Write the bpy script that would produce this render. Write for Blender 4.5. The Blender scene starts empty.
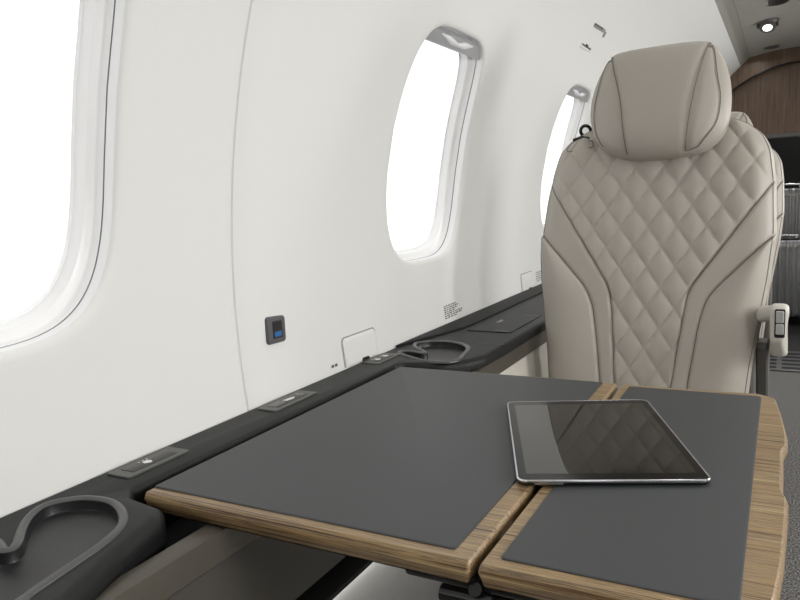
import bpy, bmesh, math, random
from mathutils import Vector, Matrix
from mathutils.geometry import tessellate_polygon
random.seed(7)
sc = bpy.context.scene
COL = sc.collection
PI = math.pi

# ------------------------------------------------------------------ helpers
def s2l(c):
    c /= 255.0
    return c / 12.92 if c <= 0.04045 else ((c + 0.055) / 1.055) ** 2.4

def rgb(r, g, b):
    return (s2l(r), s2l(g), s2l(b), 1.0)

def mat(name, color, rough=0.5, metal=0.0, bump=0.0, scale=200.0, spec=0.5, coat=0.0, vary=0.0):
    m = bpy.data.materials.new(name); m.use_nodes = True
    nt = m.node_tree; b = nt.nodes['Principled BSDF']
    b.inputs['Base Color'].default_value = color
    b.inputs['Roughness'].default_value = rough
    b.inputs['Metallic'].default_value = metal
    b.inputs['Specular IOR Level'].default_value = spec
    b.inputs['Coat Weight'].default_value = coat
    if bump or vary:
        tc = nt.nodes.new('ShaderNodeTexCoord')
        n = nt.nodes.new('ShaderNodeTexNoise')
        n.inputs['Scale'].default_value = scale; n.inputs['Detail'].default_value = 4
        nt.links.new(tc.outputs['Object'], n.inputs['Vector'])
        if bump:
            bp = nt.nodes.new('ShaderNodeBump'); bp.inputs['Strength'].default_value = bump
            bp.inputs['Distance'].default_value = 0.001
            nt.links.new(n.outputs['Fac'], bp.inputs['Height'])
            nt.links.new(bp.outputs['Normal'], b.inputs['Normal'])
        if vary:
            mx = nt.nodes.new('ShaderNodeMixRGB'); mx.blend_type = 'MIX'
            mx.inputs['Color1'].default_value = tuple(c * (1 - vary) for c in color[:3]) + (1,)
            mx.inputs['Color2'].default_value = tuple(min(1, c * (1 + vary)) for c in color[:3]) + (1,)
            nt.links.new(n.outputs['Fac'], mx.inputs['Fac'])
            nt.links.new(mx.outputs['Color'], b.inputs['Base Color'])
    return m

def wood(name, stops, scale, rough=0.4, coat=0.0, fine=0.35):
    """striped veneer: noise stretched along the grain"""
    m = bpy.data.materials.new(name); m.use_nodes = True
    nt = m.node_tree; b = nt.nodes['Principled BSDF']
    tc = nt.nodes.new('ShaderNodeTexCoord')
    mp = nt.nodes.new('ShaderNodeMapping'); mp.inputs['Scale'].default_value = scale
    nt.links.new(tc.outputs['Object'], mp.inputs['Vector'])
    n = nt.nodes.new('ShaderNodeTexNoise'); n.inputs['Scale'].default_value = 1.0
    n.inputs['Detail'].default_value = 7; n.inputs['Roughness'].default_value = 0.72
    n.inputs['Distortion'].default_value = 0.25
    nt.links.new(mp.outputs['Vector'], n.inputs['Vector'])
    r = nt.nodes.new('ShaderNodeValToRGB')
    el = r.color_ramp.elements
    while len(el) < len(stops): el.new(0.5)
    for e, (p, c) in zip(el, stops): e.position = p; e.color = c
    nt.links.new(n.outputs['Fac'], r.inputs['Fac'])
    nt.links.new(r.outputs['Color'], b.inputs['Base Color'])
    b.inputs['Roughness'].default_value = rough
    b.inputs['Coat Weight'].default_value = coat
    b.inputs['Coat Roughness'].default_value = 0.25
    return m

def emis(name, color, strength):
    m = bpy.data.materials.new(name); m.use_nodes = True
    b = m.node_tree.nodes['Principled BSDF']
    b.inputs['Base Color'].default_value = color
    b.inputs['Emission Color'].default_value = color
    b.inputs['Emission Strength'].default_value = strength
    return m

def glass_mat(name):
    m = bpy.data.materials.new(name); m.use_nodes = True
    nt = m.node_tree; nt.nodes.remove(nt.nodes['Principled BSDF'])
    out = nt.nodes['Material Output']
    t = nt.nodes.new('ShaderNodeBsdfTransparent'); g = nt.nodes.new('ShaderNodeBsdfGlossy')
    g.inputs['Roughness'].default_value = 0.02
    lw = nt.nodes.new('ShaderNodeLayerWeight'); lw.inputs['Blend'].default_value = 0.5
    pw = nt.nodes.new('ShaderNodeMath'); pw.operation = 'POWER'; pw.inputs[1].default_value = 3.0
    nt.links.new(lw.outputs['Facing'], pw.inputs[0])
    f = nt.nodes.new('ShaderNodeMath'); f.operation = 'MULTIPLY_ADD'; f.inputs[1].default_value = 0.25; f.inputs[2].default_value = 0.03
    nt.links.new(pw.outputs['Value'], f.inputs[0])
    mx = nt.nodes.new('ShaderNodeMixShader')
    nt.links.new(f.outputs['Value'], mx.inputs['Fac'])
    nt.links.new(t.outputs['BSDF'], mx.inputs[1]); nt.links.new(g.outputs['BSDF'], mx.inputs[2])
    nt.links.new(mx.outputs['Shader'], out.inputs['Surface'])
    return m

def mk(name, V, F, material, parent=None, smooth=True, fix=True):
    me = bpy.data.meshes.new(name)
    bm = bmesh.new()
    vs = [bm.verts.new(v) for v in V]
    for f in F:
        ids = []
        for i in f:
            if i not in ids: ids.append(i)
        if len(ids) < 3: continue
        try: bm.faces.new([vs[i] for i in ids])
        except ValueError: pass
    bmesh.ops.remove_doubles(bm, verts=bm.verts, dist=1e-6)
    if fix: bmesh.ops.recalc_face_normals(bm, faces=bm.faces)
    for f in bm.faces: f.smooth = smooth
    bm.to_mesh(me); bm.free()
    if smooth:
        me.set_sharp_from_angle(angle=math.radians(38))
    me.materials.append(material)
    o = bpy.data.objects.new(name, me); COL.objects.link(o)
    if parent is not None: o.parent = parent
    return o

class MB:
    """collects geometry for one mesh"""
    def __init__(s): s.V = []; s.F = []
    def add(s, V, F):
        b = len(s.V); s.V += [tuple(v) for v in V]; s.F += [tuple(b + i for i in f) for f in F]
        return s
    def build(s, name, m, parent=None, smooth=True): return mk(name, s.V, s.F, m, parent, smooth)
    def box(s, x0, x1, y0, y1, z0, z1, bev=0.0):
        if bev <= 0:
            V = [(x, y, z) for z in (z0, z1) for y in (y0, y1) for x in (x0, x1)]
            return s.add(V, [(0, 2, 3, 1), (4, 5, 7, 6), (0, 1, 5, 4), (2, 6, 7, 3), (0, 4, 6, 2), (1, 3, 7, 5)])
        bm = bmesh.new(); bmesh.ops.create_cube(bm, size=1)
        for v in bm.verts:
            v.co = Vector(((x0 + x1) / 2 + v.co.x * (x1 - x0), (y0 + y1) / 2 + v.co.y * (y1 - y0), (z0 + z1) / 2 + v.co.z * (z1 - z0)))
        bmesh.ops.bevel(bm, geom=list(bm.edges), offset=bev, segments=3, affect='EDGES', profile=0.5)
        bm.verts.index_update()
        V = [tuple(v.co) for v in bm.verts]; F = [tuple(v.index for v in f.verts) for f in bm.faces]; bm.free()
        return s.add(V, F)
    def cyl(s, p0, p1, r0, r1=None, n=20, cap=True):
        r1 = r0 if r1 is None else r1
        p0 = Vector(p0); p1 = Vector(p1); d = (p1 - p0).normalized()
        a = d.orthogonal().normalized(); b = d.cross(a)
        V = []
        for p, r in ((p0, r0), (p1, r1)):
            for k in range(n):
                t = 2 * PI * k / n; V.append(p + (a * math.cos(t) + b * math.sin(t)) * r)
        F = [(k, (k + 1) % n, n + (k + 1) % n, n + k) for k in range(n)]
        if cap: F += [tuple(range(n)), tuple(range(n, 2 * n))]
        return s.add(V, F)
    def tube(s, pts, r, n=8, closed=False):
        pts = [Vector(p) for p in pts]; N = len(pts); V = []; F = []
        prev = None
        for i in range(N):
            a = pts[i - 1] if (i > 0 or closed) else pts[i]
            b = pts[(i + 1) % N] if (i < N - 1 or closed) else pts[i]
            d = (b - a)
            if d.length < 1e-9: d = Vector((0, 0, 1))
            d.normalize()
            if prev is None: u = d.orthogonal().normalized()
            else:
                u = prev - d * prev.dot(d)
                u = u.normalized() if u.length > 1e-6 else d.orthogonal().normalized()
            prev = u; w = d.cross(u)
            for k in range(n):
                t = 2 * PI * k / n; V.append(pts[i] + (u * math.cos(t) + w * math.sin(t)) * r)
        for i in range(N if closed else N - 1):
            j = (i + 1) % N
            for k in range(n): F.append((i * n + k, i * n + (k + 1) % n, j * n + (k + 1) % n, j * n + k))
        if not closed: F += [tuple(range(n)), tuple(range((N - 1) * n, N * n))]
        return s.add(V, F)

def area2(P):
    return sum(P[i][0] * P[(i + 1) % len(P)][1] - P[(i + 1) % len(P)][0] * P[i][1] for i in range(len(P)))

def offs(P, d):
    """grow a closed 2-D outline by d (negative shrinks)"""
    sgn = 1 if area2(P) > 0 else -1
    out = []
    n = len(P)
    for i in range(n):
        a, b, c = Vector(P[i - 1]), Vector(P[i]), Vector(P[(i + 1) % n])
        e1 = (b - a).normalized() if (b - a).length > 1e-9 else Vector((1, 0))
        e2 = (c - b).normalized() if (c - b).length > 1e-9 else e1
        n1 = Vector((e1.y, -e1.x)) * sgn; n2 = Vector((e2.y, -e2.x)) * sgn
        m = n1 + n2
        if m.length < 1e-6: m = n1
        m.normalize()
        k = max(0.5, m.dot(n1))
        out.append(tuple(b + m * (d / k)))
    return out

def rpoly(P, R, seg=6):
    """closed polygon with rounded corners, radius per corner"""
    out = []; n = len(P)
    if not hasattr(R, '__len__'): R = [R] * n
    for i in range(n):
        a, b, c = Vector(P[i - 1]), Vector(P[i]), Vector(P[(i + 1) % n]); r = R[i]
        if r <= 0: out.append(tuple(b)); continue
        u = (a - b).normalized(); w = (c - b).normalized()
        ang = u.angle(w)
        if ang > PI - 0.02: out.append(tuple(b)); continue
        t = min(r / math.tan(ang / 2), (a - b).length * .49, (c - b).length * .49)
        rr = t * math.tan(ang / 2)
        p0 = b + u * t; p1 = b + w * t
        cen = b + (u + w).normalized() * (rr / math.sin(ang / 2))
        a0 = math.atan2(p0.y - cen.y, p0.x - cen.x); a1 = math.atan2(p1.y - cen.y, p1.x - cen.x)
        da = (a1 - a0 + PI) % (2 * PI) - PI
        for k in range(seg + 1):
            t_ = a0 + da * k / seg
            out.append((cen.x + rr * math.cos(t_), cen.y + rr * math.sin(t_)))
    return out

def smooth_loop(P, k=5):
    n = len(P); out = []
    for i in range(n):
        p0, p1, p2, p3 = (Vector(P[(i + j - 1) % n]) for j in range(4))
        for s in range(k):
            t = s / k
            out.append(tuple(0.5 * ((2 * p1) + (p2 - p0) * t + (2 * p0 - 5 * p1 + 4 * p2 - p3) * t * t + (3 * p1 - p0 - 3 * p2 + p3) * t ** 3)))
    return out

def loft(loops, close=False):
    n = len(loops[0]); V = [tuple(v) for L in loops for v in L]; F = []
    m = len(loops)
    for i in range(m if close else m - 1):
        j = (i + 1) % m
        for k in range(n):
            F.append((i * n + k, i * n + (k + 1) % n, j * n + (k + 1) % n, j * n + k))
    return V, F

def cap(mb, outer, holes=()):
    """fill a planar 3-D loop with holes"""
    polys = [[Vector(v) for v in outer]] + [[Vector(v) for v in h] for h in holes]
    tris = tessellate_polygon(polys)
    V = [v for p in polys for v in p]
    mb.add(V, tris)

def slab(P, prof, holes=(), z_caps=(True, True)):
    """solid from a plan outline: prof = [(offset, z)...] bottom to top"""
    mb = MB()
    loops = [[(x, y, z) for x, y in offs(P, o)] for o, z in prof]
    mb.add(*loft(loops))
    if z_caps[0]: cap(mb, loops[0])
    if z_caps[1]: cap(mb, loops[-1], [[(x, y, prof[-1][1]) for x, y in h] for h in holes])
    return mb

def tag(o, label, cat, group=None, kind=None):
    o['label'] = label; o['category'] = cat
    if group: o['group'] = group
    if kind: o['kind'] = kind
    return o

def thing(name, label, cat, loc=(0, 0, 0), group=None):
    o = bpy.data.objects.new(name, None); COL.objects.link(o)
    o.empty_display_size = 0.05
    o.location = loc
    return tag(o, label, cat, group)

def struct(o):
    o['kind'] = 'structure'; return o

def kids(o): return [c for c in bpy.data.objects if c.parent == o]
def dup(root, delta):
    r = root.copy(); COL.objects.link(r); r.location = Vector(root.location) + Vector(delta)
    for ch in kids(root):
        c = ch.copy(); COL.objects.link(c); c.parent = r
        for g in kids(ch):
            d = g.copy(); COL.objects.link(d); d.parent = c
    return r

# ------------------------------------------------------------------ materials
M = {}
M['wall'] = mat('white wall lining', rgb(227, 227, 224), 0.55, bump=0.08, scale=420)
M['reveal'] = mat('white window moulding', rgb(240, 240, 240), 0.35)
M['gap'] = mat('dark gap', rgb(158, 158, 158), 0.8)
M['shade'] = mat('grey shade', rgb(150, 150, 152), 0.4)
M['shade_grip'] = mat('pale shade grip', rgb(225, 225, 228), 0.25)
M['glass'] = glass_mat('clear pane')
M['ceil'] = mat('ceiling lining', rgb(168, 166, 158), 0.6)
M['ceil_strip'] = mat('grey ceiling strip', rgb(152, 149, 141), 0.55)
M['ledge'] = mat('black soft touch ledge', rgb(20, 21, 22), 0.5, bump=0.1, scale=900, spec=0.35)
M['ledge_dark'] = mat('black ledge body', rgb(17, 17, 18), 0.6, spec=0.3)
M['rim'] = mat('grey satin cup rim', rgb(84, 84, 84), 0.33, metal=0.3)
M['well'] = mat('dark cup well', rgb(36, 36, 37), 0.35, spec=0.4)
M['plate'] = mat('grey switch plate', rgb(82, 82, 79), 0.4, metal=0.1)
M['inset'] = mat('dark switch inset', rgb(38, 37, 35), 0.35)
M['icon'] = mat('white icon print', rgb(235, 235, 232), 0.5)
M['icon_dim'] = mat('grey icon print', rgb(150, 150, 148), 0.5)
M['beige_rail'] = mat('taupe rail', rgb(84, 80, 72), 0.34, metal=0.15, bump=0.05, scale=300)
M['taupe'] = mat('shaded lower panel', rgb(70, 67, 62), 0.5, bump=0.05, scale=300)  # lower panel beside the table, its shade put into the colour
M['panel_lit'] = mat('lit lower panel', rgb(205, 201, 190), 0.45)  # same lower panel where it is lit, brightness put into the colour
M['leather'] = mat('greige leather', rgb(165, 159, 150), 0.48, bump=0.22, scale=520, spec=0.4)
M['thread'] = mat('dark seam thread', rgb(112, 106, 98), 0.7)
M['shell'] = mat('seat shell', rgb(160, 153, 142), 0.45)
M['arm'] = mat('pale satin armrest', rgb(196, 193, 184), 0.35)
M['arm_dark'] = mat('grey armrest side', rgb(96, 94, 90), 0.45)
M['black'] = mat('black plastic', rgb(22, 22, 23), 0.4)
M['black_gloss'] = mat('black glossy plastic', rgb(24, 24, 26), 0.15)
M['chrome'] = mat('bright chrome', rgb(215, 215, 215), 0.18, metal=1.0)
M['satin'] = mat('satin silver button', rgb(196, 196, 194), 0.3, metal=0.4)
M['steel'] = mat('brushed aluminium', rgb(178, 178, 178), 0.34, metal=1.0, bump=0.05, scale=400)
M['case'] = mat('silver ribbed shell', rgb(140, 140, 141), 0.32, metal=0.6)
M['mat'] = mat('charcoal leather inlay', rgb(66, 68, 69), 0.5, bump=0.12, scale=1100, spec=0.35)
M['screen'] = mat('black tablet glass', rgb(17, 16, 13), 0.02, spec=0.5)
M['screen'].node_tree.nodes['Principled BSDF'].inputs['IOR'].default_value = 1.65
M['bezel'] = mat('black tablet border', rgb(14, 14, 15), 0.12, spec=0.2)
M['tablet_edge'] = mat('silver tablet edge', rgb(205, 206, 210), 0.2, metal=1.0)
M['tablet_back'] = mat('dark tablet back', rgb(52, 54, 58), 0.3, metal=0.8)
M['usb'] = mat('blue port', rgb(44, 100, 158), 0.35)
M['outlet'] = mat('grey outlet bezel', rgb(84, 84, 86), 0.38)
M['paper'] = mat('placard paper', rgb(214, 213, 208), 0.55)
M['ink'] = mat('grey ink', rgb(92, 92, 90), 0.7)
M['ink_light'] = mat('pale grey ink', rgb(150, 150, 148), 0.7)
M['carpet'] = mat('speckled carpet', rgb(92, 91, 89), 0.95, bump=1.0, scale=260, vary=0.0, spec=0.1)
nt = M['carpet'].node_tree
n2 = nt.nodes.new('ShaderNodeTexNoise'); n2.inputs['Scale'].default_value = 210; n2.inputs['Detail'].default_value = 2
tc2 = nt.nodes.new('ShaderNodeTexCoord'); nt.links.new(tc2.outputs['Object'], n2.inputs['Vector'])
rp = nt.nodes.new('ShaderNodeValToRGB')
rp.color_ramp.elements[0].position = 0.38; rp.color_ramp.elements[0].color = rgb(60, 59, 59)
rp.color_ramp.elements[1].position = 0.64; rp.color_ramp.elements[1].color = rgb(158, 156, 153)
nt.links.new(n2.outputs['Fac'], rp.inputs['Fac'])
nt.links.new(rp.outputs['Color'], nt.nodes['Principled BSDF'].inputs['Base Color'])
M['floor_dark'] = mat('dark floor plate', rgb(40, 39, 38), 0.5)
M['wood'] = wood('zebrano veneer', [(0.36, rgb(52, 39, 28)), (0.43, rgb(118, 92, 62)), (0.49, rgb(168, 140, 98)), (0.545, rgb(88, 74, 60)), (0.62, rgb(186, 160, 116))], (3.0, 260, 260), 0.36, 0.15)
M['wood_dark'] = wood('walnut bulkhead veneer', [(0.3, rgb(70, 54, 44)), (0.5, rgb(104, 84, 68)), (0.7, rgb(126, 103, 84))], (70, 70, 3.0), 0.5)
M['lens'] = emis('lamp lens', (1, 0.98, 0.94, 1), 2.0)
M['lamp_body'] = mat('grey lamp body', rgb(96, 95, 92), 0.4, metal=0.3)

# ------------------------------------------------------------------ cabin shell
CX, CZ, RR = 0.5556, 0.8082, 1.2612      # circle that the left wall lining follows
MID = 0.06                               # cabin centre line
Y0, Y1, YB = -1.25, 6.9, 5.6
def wp(th, y, d=0.0):
    """point on the left lining at angle th (degrees), d metres behind it"""
    t = math.radians(th)
    return Vector((CX - (RR + d) * math.cos(t), y, CZ + (RR + d) * math.sin(t)))
def th_of_z(z): return math.degrees(math.asin((z - CZ) / RR))

TH0, TH1, TH2, TH3 = -40.0, -3.0, 27.0, 48.0
WC = 11.85; WH = 11.15; WY = 0.1845       # window opening: centre angle, half angle, half width
PW = 0.30
centres = [-0.602, 0.402, 1.426, 2.450, 3.455, 4.467]
SEAM = 0.7875

def open_pt(k, n, inset=0.0):
    """outline of the window opening in (dy, th)"""
    t = 2 * PI * k / n
    return sup(math.cos(t), math.sin(t), inset)
def lean_of(th, y):
    t = max(0.0, (th - WC) / WH)
    return t ** 1.2 * (0.026 - 0.016 * y / WY)
def sup(c, s, inset):
    e_ = 2.0 / (3.5 if s < 0 else 4.6)
    a = WY - inset; b = WH - math.degrees(inset / RR)
    y = math.copysign(abs(c) ** e_, c) * a; th = math.copysign(abs(s) ** e_, s) * b
    return (y + lean_of(WC + th, y), WC + th)

def perim():
    """points round a window patch, shared with the neighbouring grid"""
    P = []
    ny, nth = 30, 30
    for i in range(nth): P.append((PW, TH1 + (TH2 - TH1) * i / nth))
    for i in range(ny): P.append((PW - 2 * PW * i / ny, TH2))
    for i in range(nth): P.append((-PW, TH2 - (TH2 - TH1) * i / nth))
    for i in range(ny): P.append((-PW + 2 * PW * i / ny, TH1))
    return P
PER = perim()
def hole(inset):
    out = []
    for (py, pt) in PER:
        a = py / PW; b = (pt - WC) / (TH2 - WC if pt > WC else WC - TH1)
        m = math.atan2(b, a)
        # angle spread so that points sit evenly round the outline
        out.append(sup(math.cos(m), math.sin(m), inset))
    return out

def wall_mesh(sgn):
    V = []; F = []
    def pt(th, y, d=0.0):
        p = wp(th, y, d)
        return p if sgn < 0 else Vector((2 * MID - p.x, p.y, p.z))
    def grid(ys, ths):
        b = len(V)
        for (y, d) in ys:
            for t in ths: V.append(pt(t, y, d))
        m = len(ths)
        for i in range(len(ys) - 1):
            for j in range(m - 1):
                F.append((b + i * m + j, b + i * m + j + 1, b + (i + 1) * m + j + 1, b + (i + 1) * m + j))
    thA = [TH0 + (TH1 - TH0) * i / 18 for i in range(19)]
    thB = [TH1 + (TH2 - TH1) * i / 30 for i in range(31)]
    thC = [TH2 + (TH3 - TH2) * i / 21 for i in range(22)]
    # y samples
    bounds = [Y0]
    for c in centres: bounds += [c - PW, c + PW]
    bounds.append(Y1)
    H0 = [hole(x) for x in (-0.011, -0.008, -0.005, -0.0025, -0.0008, 0.0)]
    dep = [0.0, 0.0003, 0.0010, 0.0022, 0.004, 0.006]
    for k in range(len(bounds) - 1):
        a, b_ = bounds[k], bounds[k + 1]
        win = k % 2 == 1
        n = 30 if win else max(4, int((b_ - a) / 0.07))
        ys = [(a + (b_ - a) * i / n, 0.0) for i in range(n + 1)]
        if a < SEAM < b_ and not win:
            ys += [(SEAM - 0.0045, 0.0), (SEAM - 0.0028, 0.0008), (SEAM - 0.0012, 0.0034), (SEAM, 0.005), (SEAM + 0.001, 0.0034), (SEAM + 0.0018, 0.0012), (SEAM + 0.0028, 0.0006)]
            ys = sorted(y for y in ys if abs(y[0] - SEAM) < 0.005 or abs(y[0] - SEAM) > 0.008)
        grid(ys, thA); grid(ys, thC)
        if not win: grid(ys, thB)
        else:
            c = (a + b_) / 2; N = len(PER)
            loops = []
            for r in range(9):
                t = r / 8.0
                loops.append([pt(p[1] * (1 - t) + h[1] * t, c + p[0] * (1 - t) + h[0] * t) for p, h in zip(PER, H0[0])])
            for h, d in list(zip(H0, dep))[1:]:
                loops.append([pt(q[1], c + q[0], d) for q in h])
            v, f = loft(loops); b0 = len(V)
            V.extend(v); F.extend(tuple(b0 + i for i in q) for q in f)
    return V, F

V, F = wall_mesh(-1)
struct(mk('wall_left', V, F, M['wall']))
V, F = wall_mesh(1)
struct(mk('wall_right', V, F, M['wall']))

# windows: moulded reveal, pane, pulled-up shade
def window(n, cy, side, detail=True):
    def pt(q, d):
        p = wp(q[1], cy + q[0], d)
        return p if side < 0 else Vector((2 * MID - p.x, p.y, p.z))
    def ring(spec, name, m, parent):
        V, F = loft([[pt(q, d) for q in hole(i)] for i, d in spec])
        return mk(name, V, F, m, parent)
    root = ring([(0.0, 0.006), (0.0005, 0.012), (0.001, 0.0195)], f'window_{n}', M['reveal'], None); struct(root)
    ring([(0.001, 0.0195), (-0.001, 0.0200), (-0.001, 0.0210), (0.0015, 0.0215)], 'shade_gap', M['gap'], root)
    ring([(0.0015, 0.0215), (0.003, 0.029), (0.004, 0.031), (0.006, 0.0323), (0.0125, 0.0335), (0.015, 0.035), (0.016, 0.038), (0.018, 0.051), (0.022, 0.0525)], 'frame', M['reveal'], root)
    h = hole(0.021); c = (0.0, WC)
    loops = [[pt((q[0] * s_, WC + (q[1] - WC) * s_), 0.052) for q in h] for s_ in (1, 0.75, 0.5, 0.25, 0.01)]
    V, F = loft(loops)
    mk('pane', V, F, M['glass'], root)
    # retracted shade filling the top of the opening
    mb = MB(); fr = []; 
    top = WC + WH - 0.10; 
    def row(th, d, inset):
        # half widths at this height
        b = WH - math.degrees(inset / RR); s_ = min(1.0, abs(th - WC) / b)
        a = (WY - inset) * max(0.0, 1 - s_ ** 4.6) ** (1 / 4.6)
        return [pt((u + lean_of(th, u), th), d) for u in (-a + 2 * a * i / 24 for i in range(25))]
    ths = [WC + WH - 0.18 - 1.55 * i / 10 for i in range(11)]
    grid = [row(t, 0.011 + 0.006 * (1 - min(1, i / 2.5)), 0.0022) for i, t in enumerate(ths)]
    grid.append(row(ths[-1] - 0.04, 0.020, 0.0022)); grid.append(row(ths[-1], 0.030, 0.0022))
    V = [v for g in grid for v in g]; F = []
    for i in range(len(grid) - 1):
        for j in range(24): F.append((i * 25 + j, i * 25 + j + 1, (i + 1) * 25 + j + 1, (i + 1) * 25 + j))
    sh = mk('shade', V, F, M['shade'], root)
    # winged grip on the shade
    mb = MB(); pts = []
    V = []; F = []
    for i in range(25):
        u = -1 + 2 * i / 24
        yc = 0.030 + u * 0.085; tc_ = ths[5] + 0.45 * abs(u) ** 1.2 - 0.25
        for k in range(9):
            a = PI * k / 8; w = (0.20 + 0.16 * math.sin(PI * min(1, abs(u) * 1.15)) ** 2) * (1 - abs(u) ** 3) ** 0.5 + 0.02
            V.append(pt((yc, tc_ + w * math.cos(a)), 0.0115 - 0.007 * math.sin(a) * (1 - abs(u) ** 3)))
    for i in range(24):
        for k in range(8): F.append((i * 9 + k, i * 9 + k + 1, (i + 1) * 9 + k + 1, (i + 1) * 9 + k))
    mk('grip', V, F, M['shade_grip'], sh)
    return root
for i, c in enumerate(centres): window(i + 1, c, -1)
for i, c in enumerate(centres): window(i + 8, c, 1)

# ceiling
zl = wp(TH3, 0)
prof = [(zl.x, zl.z), (zl.x + 0.0015, zl.z + 0.004), (-0.2335, 1.795)]
strip_prof = [(zl.x - 0.002, zl.z - 0.001), (zl.x + 0.004, zl.z + 0.003), (-0.236, 1.7935), (-0.2335, 1.7985)]
pan = [(-0.2335, 1.7985), (-0.2305, 1.7965), (-0.15, 1.812), (-0.05, 1.824), (0.06, 1.828)]
def extr(prof, y0, y1, n, name, m, flat=False):
    V = []; F = []; k = len(prof)
    for i in range(n + 1):
        y = y0 + (y1 - y0) * i / n
        V += [(x, y, z) for x, z in prof]
    for i in range(n):
        for j in range(k - 1): F.append((i * k + j, i * k + j + 1, (i + 1) * k + j + 1, (i + 1) * k + j))
    return mk(name, V, F, m)
mir = lambda P: [(2 * MID - x, z) for x, z in P]
full = pan + mir(pan)[::-1][1:]
struct(extr(full, Y0, Y1, 12, 'ceiling', M['ceil']))
struct(extr(strip_prof, Y0, Y1, 12, 'trim_1', M['ceil_strip']))
struct(extr(mir(strip_prof), Y0, Y1, 12, 'trim_2', M['ceil_strip']))

# floor
mb = MB(); mb.box(-0.75, 0.87, Y0, 3.98, -0.06, 0.0)
struct(mb.build('floor', M['carpet'], smooth=False))
mb = MB(); mb.box(-0.75, 0.87, 3.981, Y1, -0.06, -0.002)
struct(mb.build('floor_threshold', M['floor_dark'], smooth=False))
# end walls
mb = MB(); mb.box(-0.85, 0.97, Y0 - 0.05, Y0, -0.06, 1.95)
struct(mb.build('wall_rear', M['wood_dark'], smooth=False))  # unseen end wall, set close and dark to cut light from aft
mb = MB(); mb.box(-0.85, 0.97, Y1, Y1 + 0.05, -0.06, 1.95)
struct(mb.build('wall_front', M['black'], smooth=False))

# forward bulkhead: arched wood header over the baggage opening
def xz_prism(P, y0, y1):
    mb = MB()
    a = [(x, y0, z) for x, z in P]; b = [(x, y1, z) for x, z in P]
    mb.add(*loft([a, b])); cap(mb, a); cap(mb, b)
    return mb
def hull_pts(z0, n=14):
    out = []
    t0 = th_of_z(z0)
    for i in range(n + 1):
        p = wp(t0 + (TH3 - t0) * i / n, 0); out.append((p.x, p.z))
    return out
bk = thing('bulkhead', 'dark walnut bulkhead with an arched header closing the far end of the cabin', 'bulkhead', (0, YB, 0))
top_line = [(-0.2335, 1.796), (-0.15, 1.811), (-0.05, 1.823), (0.06, 1.827)]
left_hull = hull_pts(1.275)
out = left_hull + top_line
out = out + [(2 * MID - x, z) for x, z in out[::-1][1:]]
mb = xz_prism(out, YB - YB, YB + 0.04 - YB); mb.build('header_panel', M['wood_dark'], bk)
# cornice above the arch
def arch_z(x):
    return 1.735 - 0.93 * (abs(x - MID)) ** 2.05 * (1.0)
xs = [-0.40 + 0.92 * i / 40 for i in range(41)]
arch = [(x, arch_z(x)) for x in xs]
# left end: meet the hull
hull_hi = [p for p in hull_pts(arch_z(-0.40)) if p[1] > arch_z(-0.40)]
upper = hull_hi + top_line; upper = upper + [(2 * MID - x, z) for x, z in upper[::-1][1:]]
poly = upper + arch[::-1]
mb = xz_prism(poly, -0.05, 0.0); mb.build('cornice', M['wood_dark'], bk)
mb = MB(); mb.tube([(x, -0.046, z - 0.004) for x, z in arch], 0.007, 8); mb.build('arch_shadow', M['black'], bk)  # black strip painted in as the shadow under the cornice edge
mb = MB(); mb.box(-0.66, 0.78, -0.01, 0.05, 1.247, 1.277, 0.003); mb.build('lower_trim', M['arm_dark'], bk)
for s_ in (-1, 1):
    P = [p for p in [(wp(t, 0).x + 0.004, wp(t, 0).z) for t in [th_of_z(0.02) + (th_of_z(1.245) - th_of_z(0.02)) * i / 10 for i in range(11)]]]
    P = P + [(-0.34, 1.245), (-0.34, 0.02)]
    if s_ > 0: P = [(2 * MID - x, z) for x, z in P]
    mb = xz_prism(P, 0.0, 0.04); mb.build('side_panel', M['wood_dark'], bk)

# ------------------------------------------------------------------ side ledge with cup holders
ZT = 0.66
WX = -0.6932
near = [(-0.45, -0.55), (-0.45, 0.10), (-0.462, 0.22), (-0.491, 0.327), (-0.521, 0.403), (-0.539, 0.470)]
edge = near + [(-0.556, 0.488)]
slot = [(-0.605, 0.4905), (-0.622, 0.506), (-0.622, 1.108), (-0.612, 1.124)]
far = [(-0.585, 1.131), (-0.545, 1.146), (-0.508, 1.178), (-0.490, 1.225), (-0.487, 1.30), (-0.487, 3.95), (-0.487, 5.52)]
outline = edge + slot + far + [(WX, 5.52), (WX, 3.0), (WX, 1.2), (WX, -0.55)]
radii = [0, 0.1, 0.1, 0.1, 0.05, 0.02, 0.012, 0.005, 0.012, 0.012, 0.012, 0.02, 0.05, 0.05, 0.04, 0.05, 0, 0, 0, 0, 0, 0]
OUT = rpoly(outline, radii[:len(outline)], 5)
cup0 = [(-.672, .437), (-.664, .452), (-.648, .464), (-.62, .468), (-.595, .460), (-.573, .445), (-.558, .426), (-.548, .398), (-.542, .363), (-.535, .330), (-.540, .312), (-.560, .303), (-.59, .306), (-.626, .324), (-.652, .340), (-.663, .350), (-.662, .360), (-.650, .362), (-.635, .358), (-.622, .353), (-.614, .356), (-.612, .364), (-.621, .376), (-.642, .394), (-.662, .415)]
near0 = cup0[:8] + [(-.541, .363), (-.534, .325), (-.526, .290), (-.528, .268), (-.548, .262), (-.585, .285), (-.620, .312), (-.648, .334)] + cup0[15:]
CUP = smooth_loop(near0, 5)
CUP2 = [(x + 0.004, y + 0.85) for x, y in smooth_loop(cup0, 5)]
led = thing('side_ledge', 'long black armrest ledge running along the white wall below the windows', 'ledge')
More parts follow.
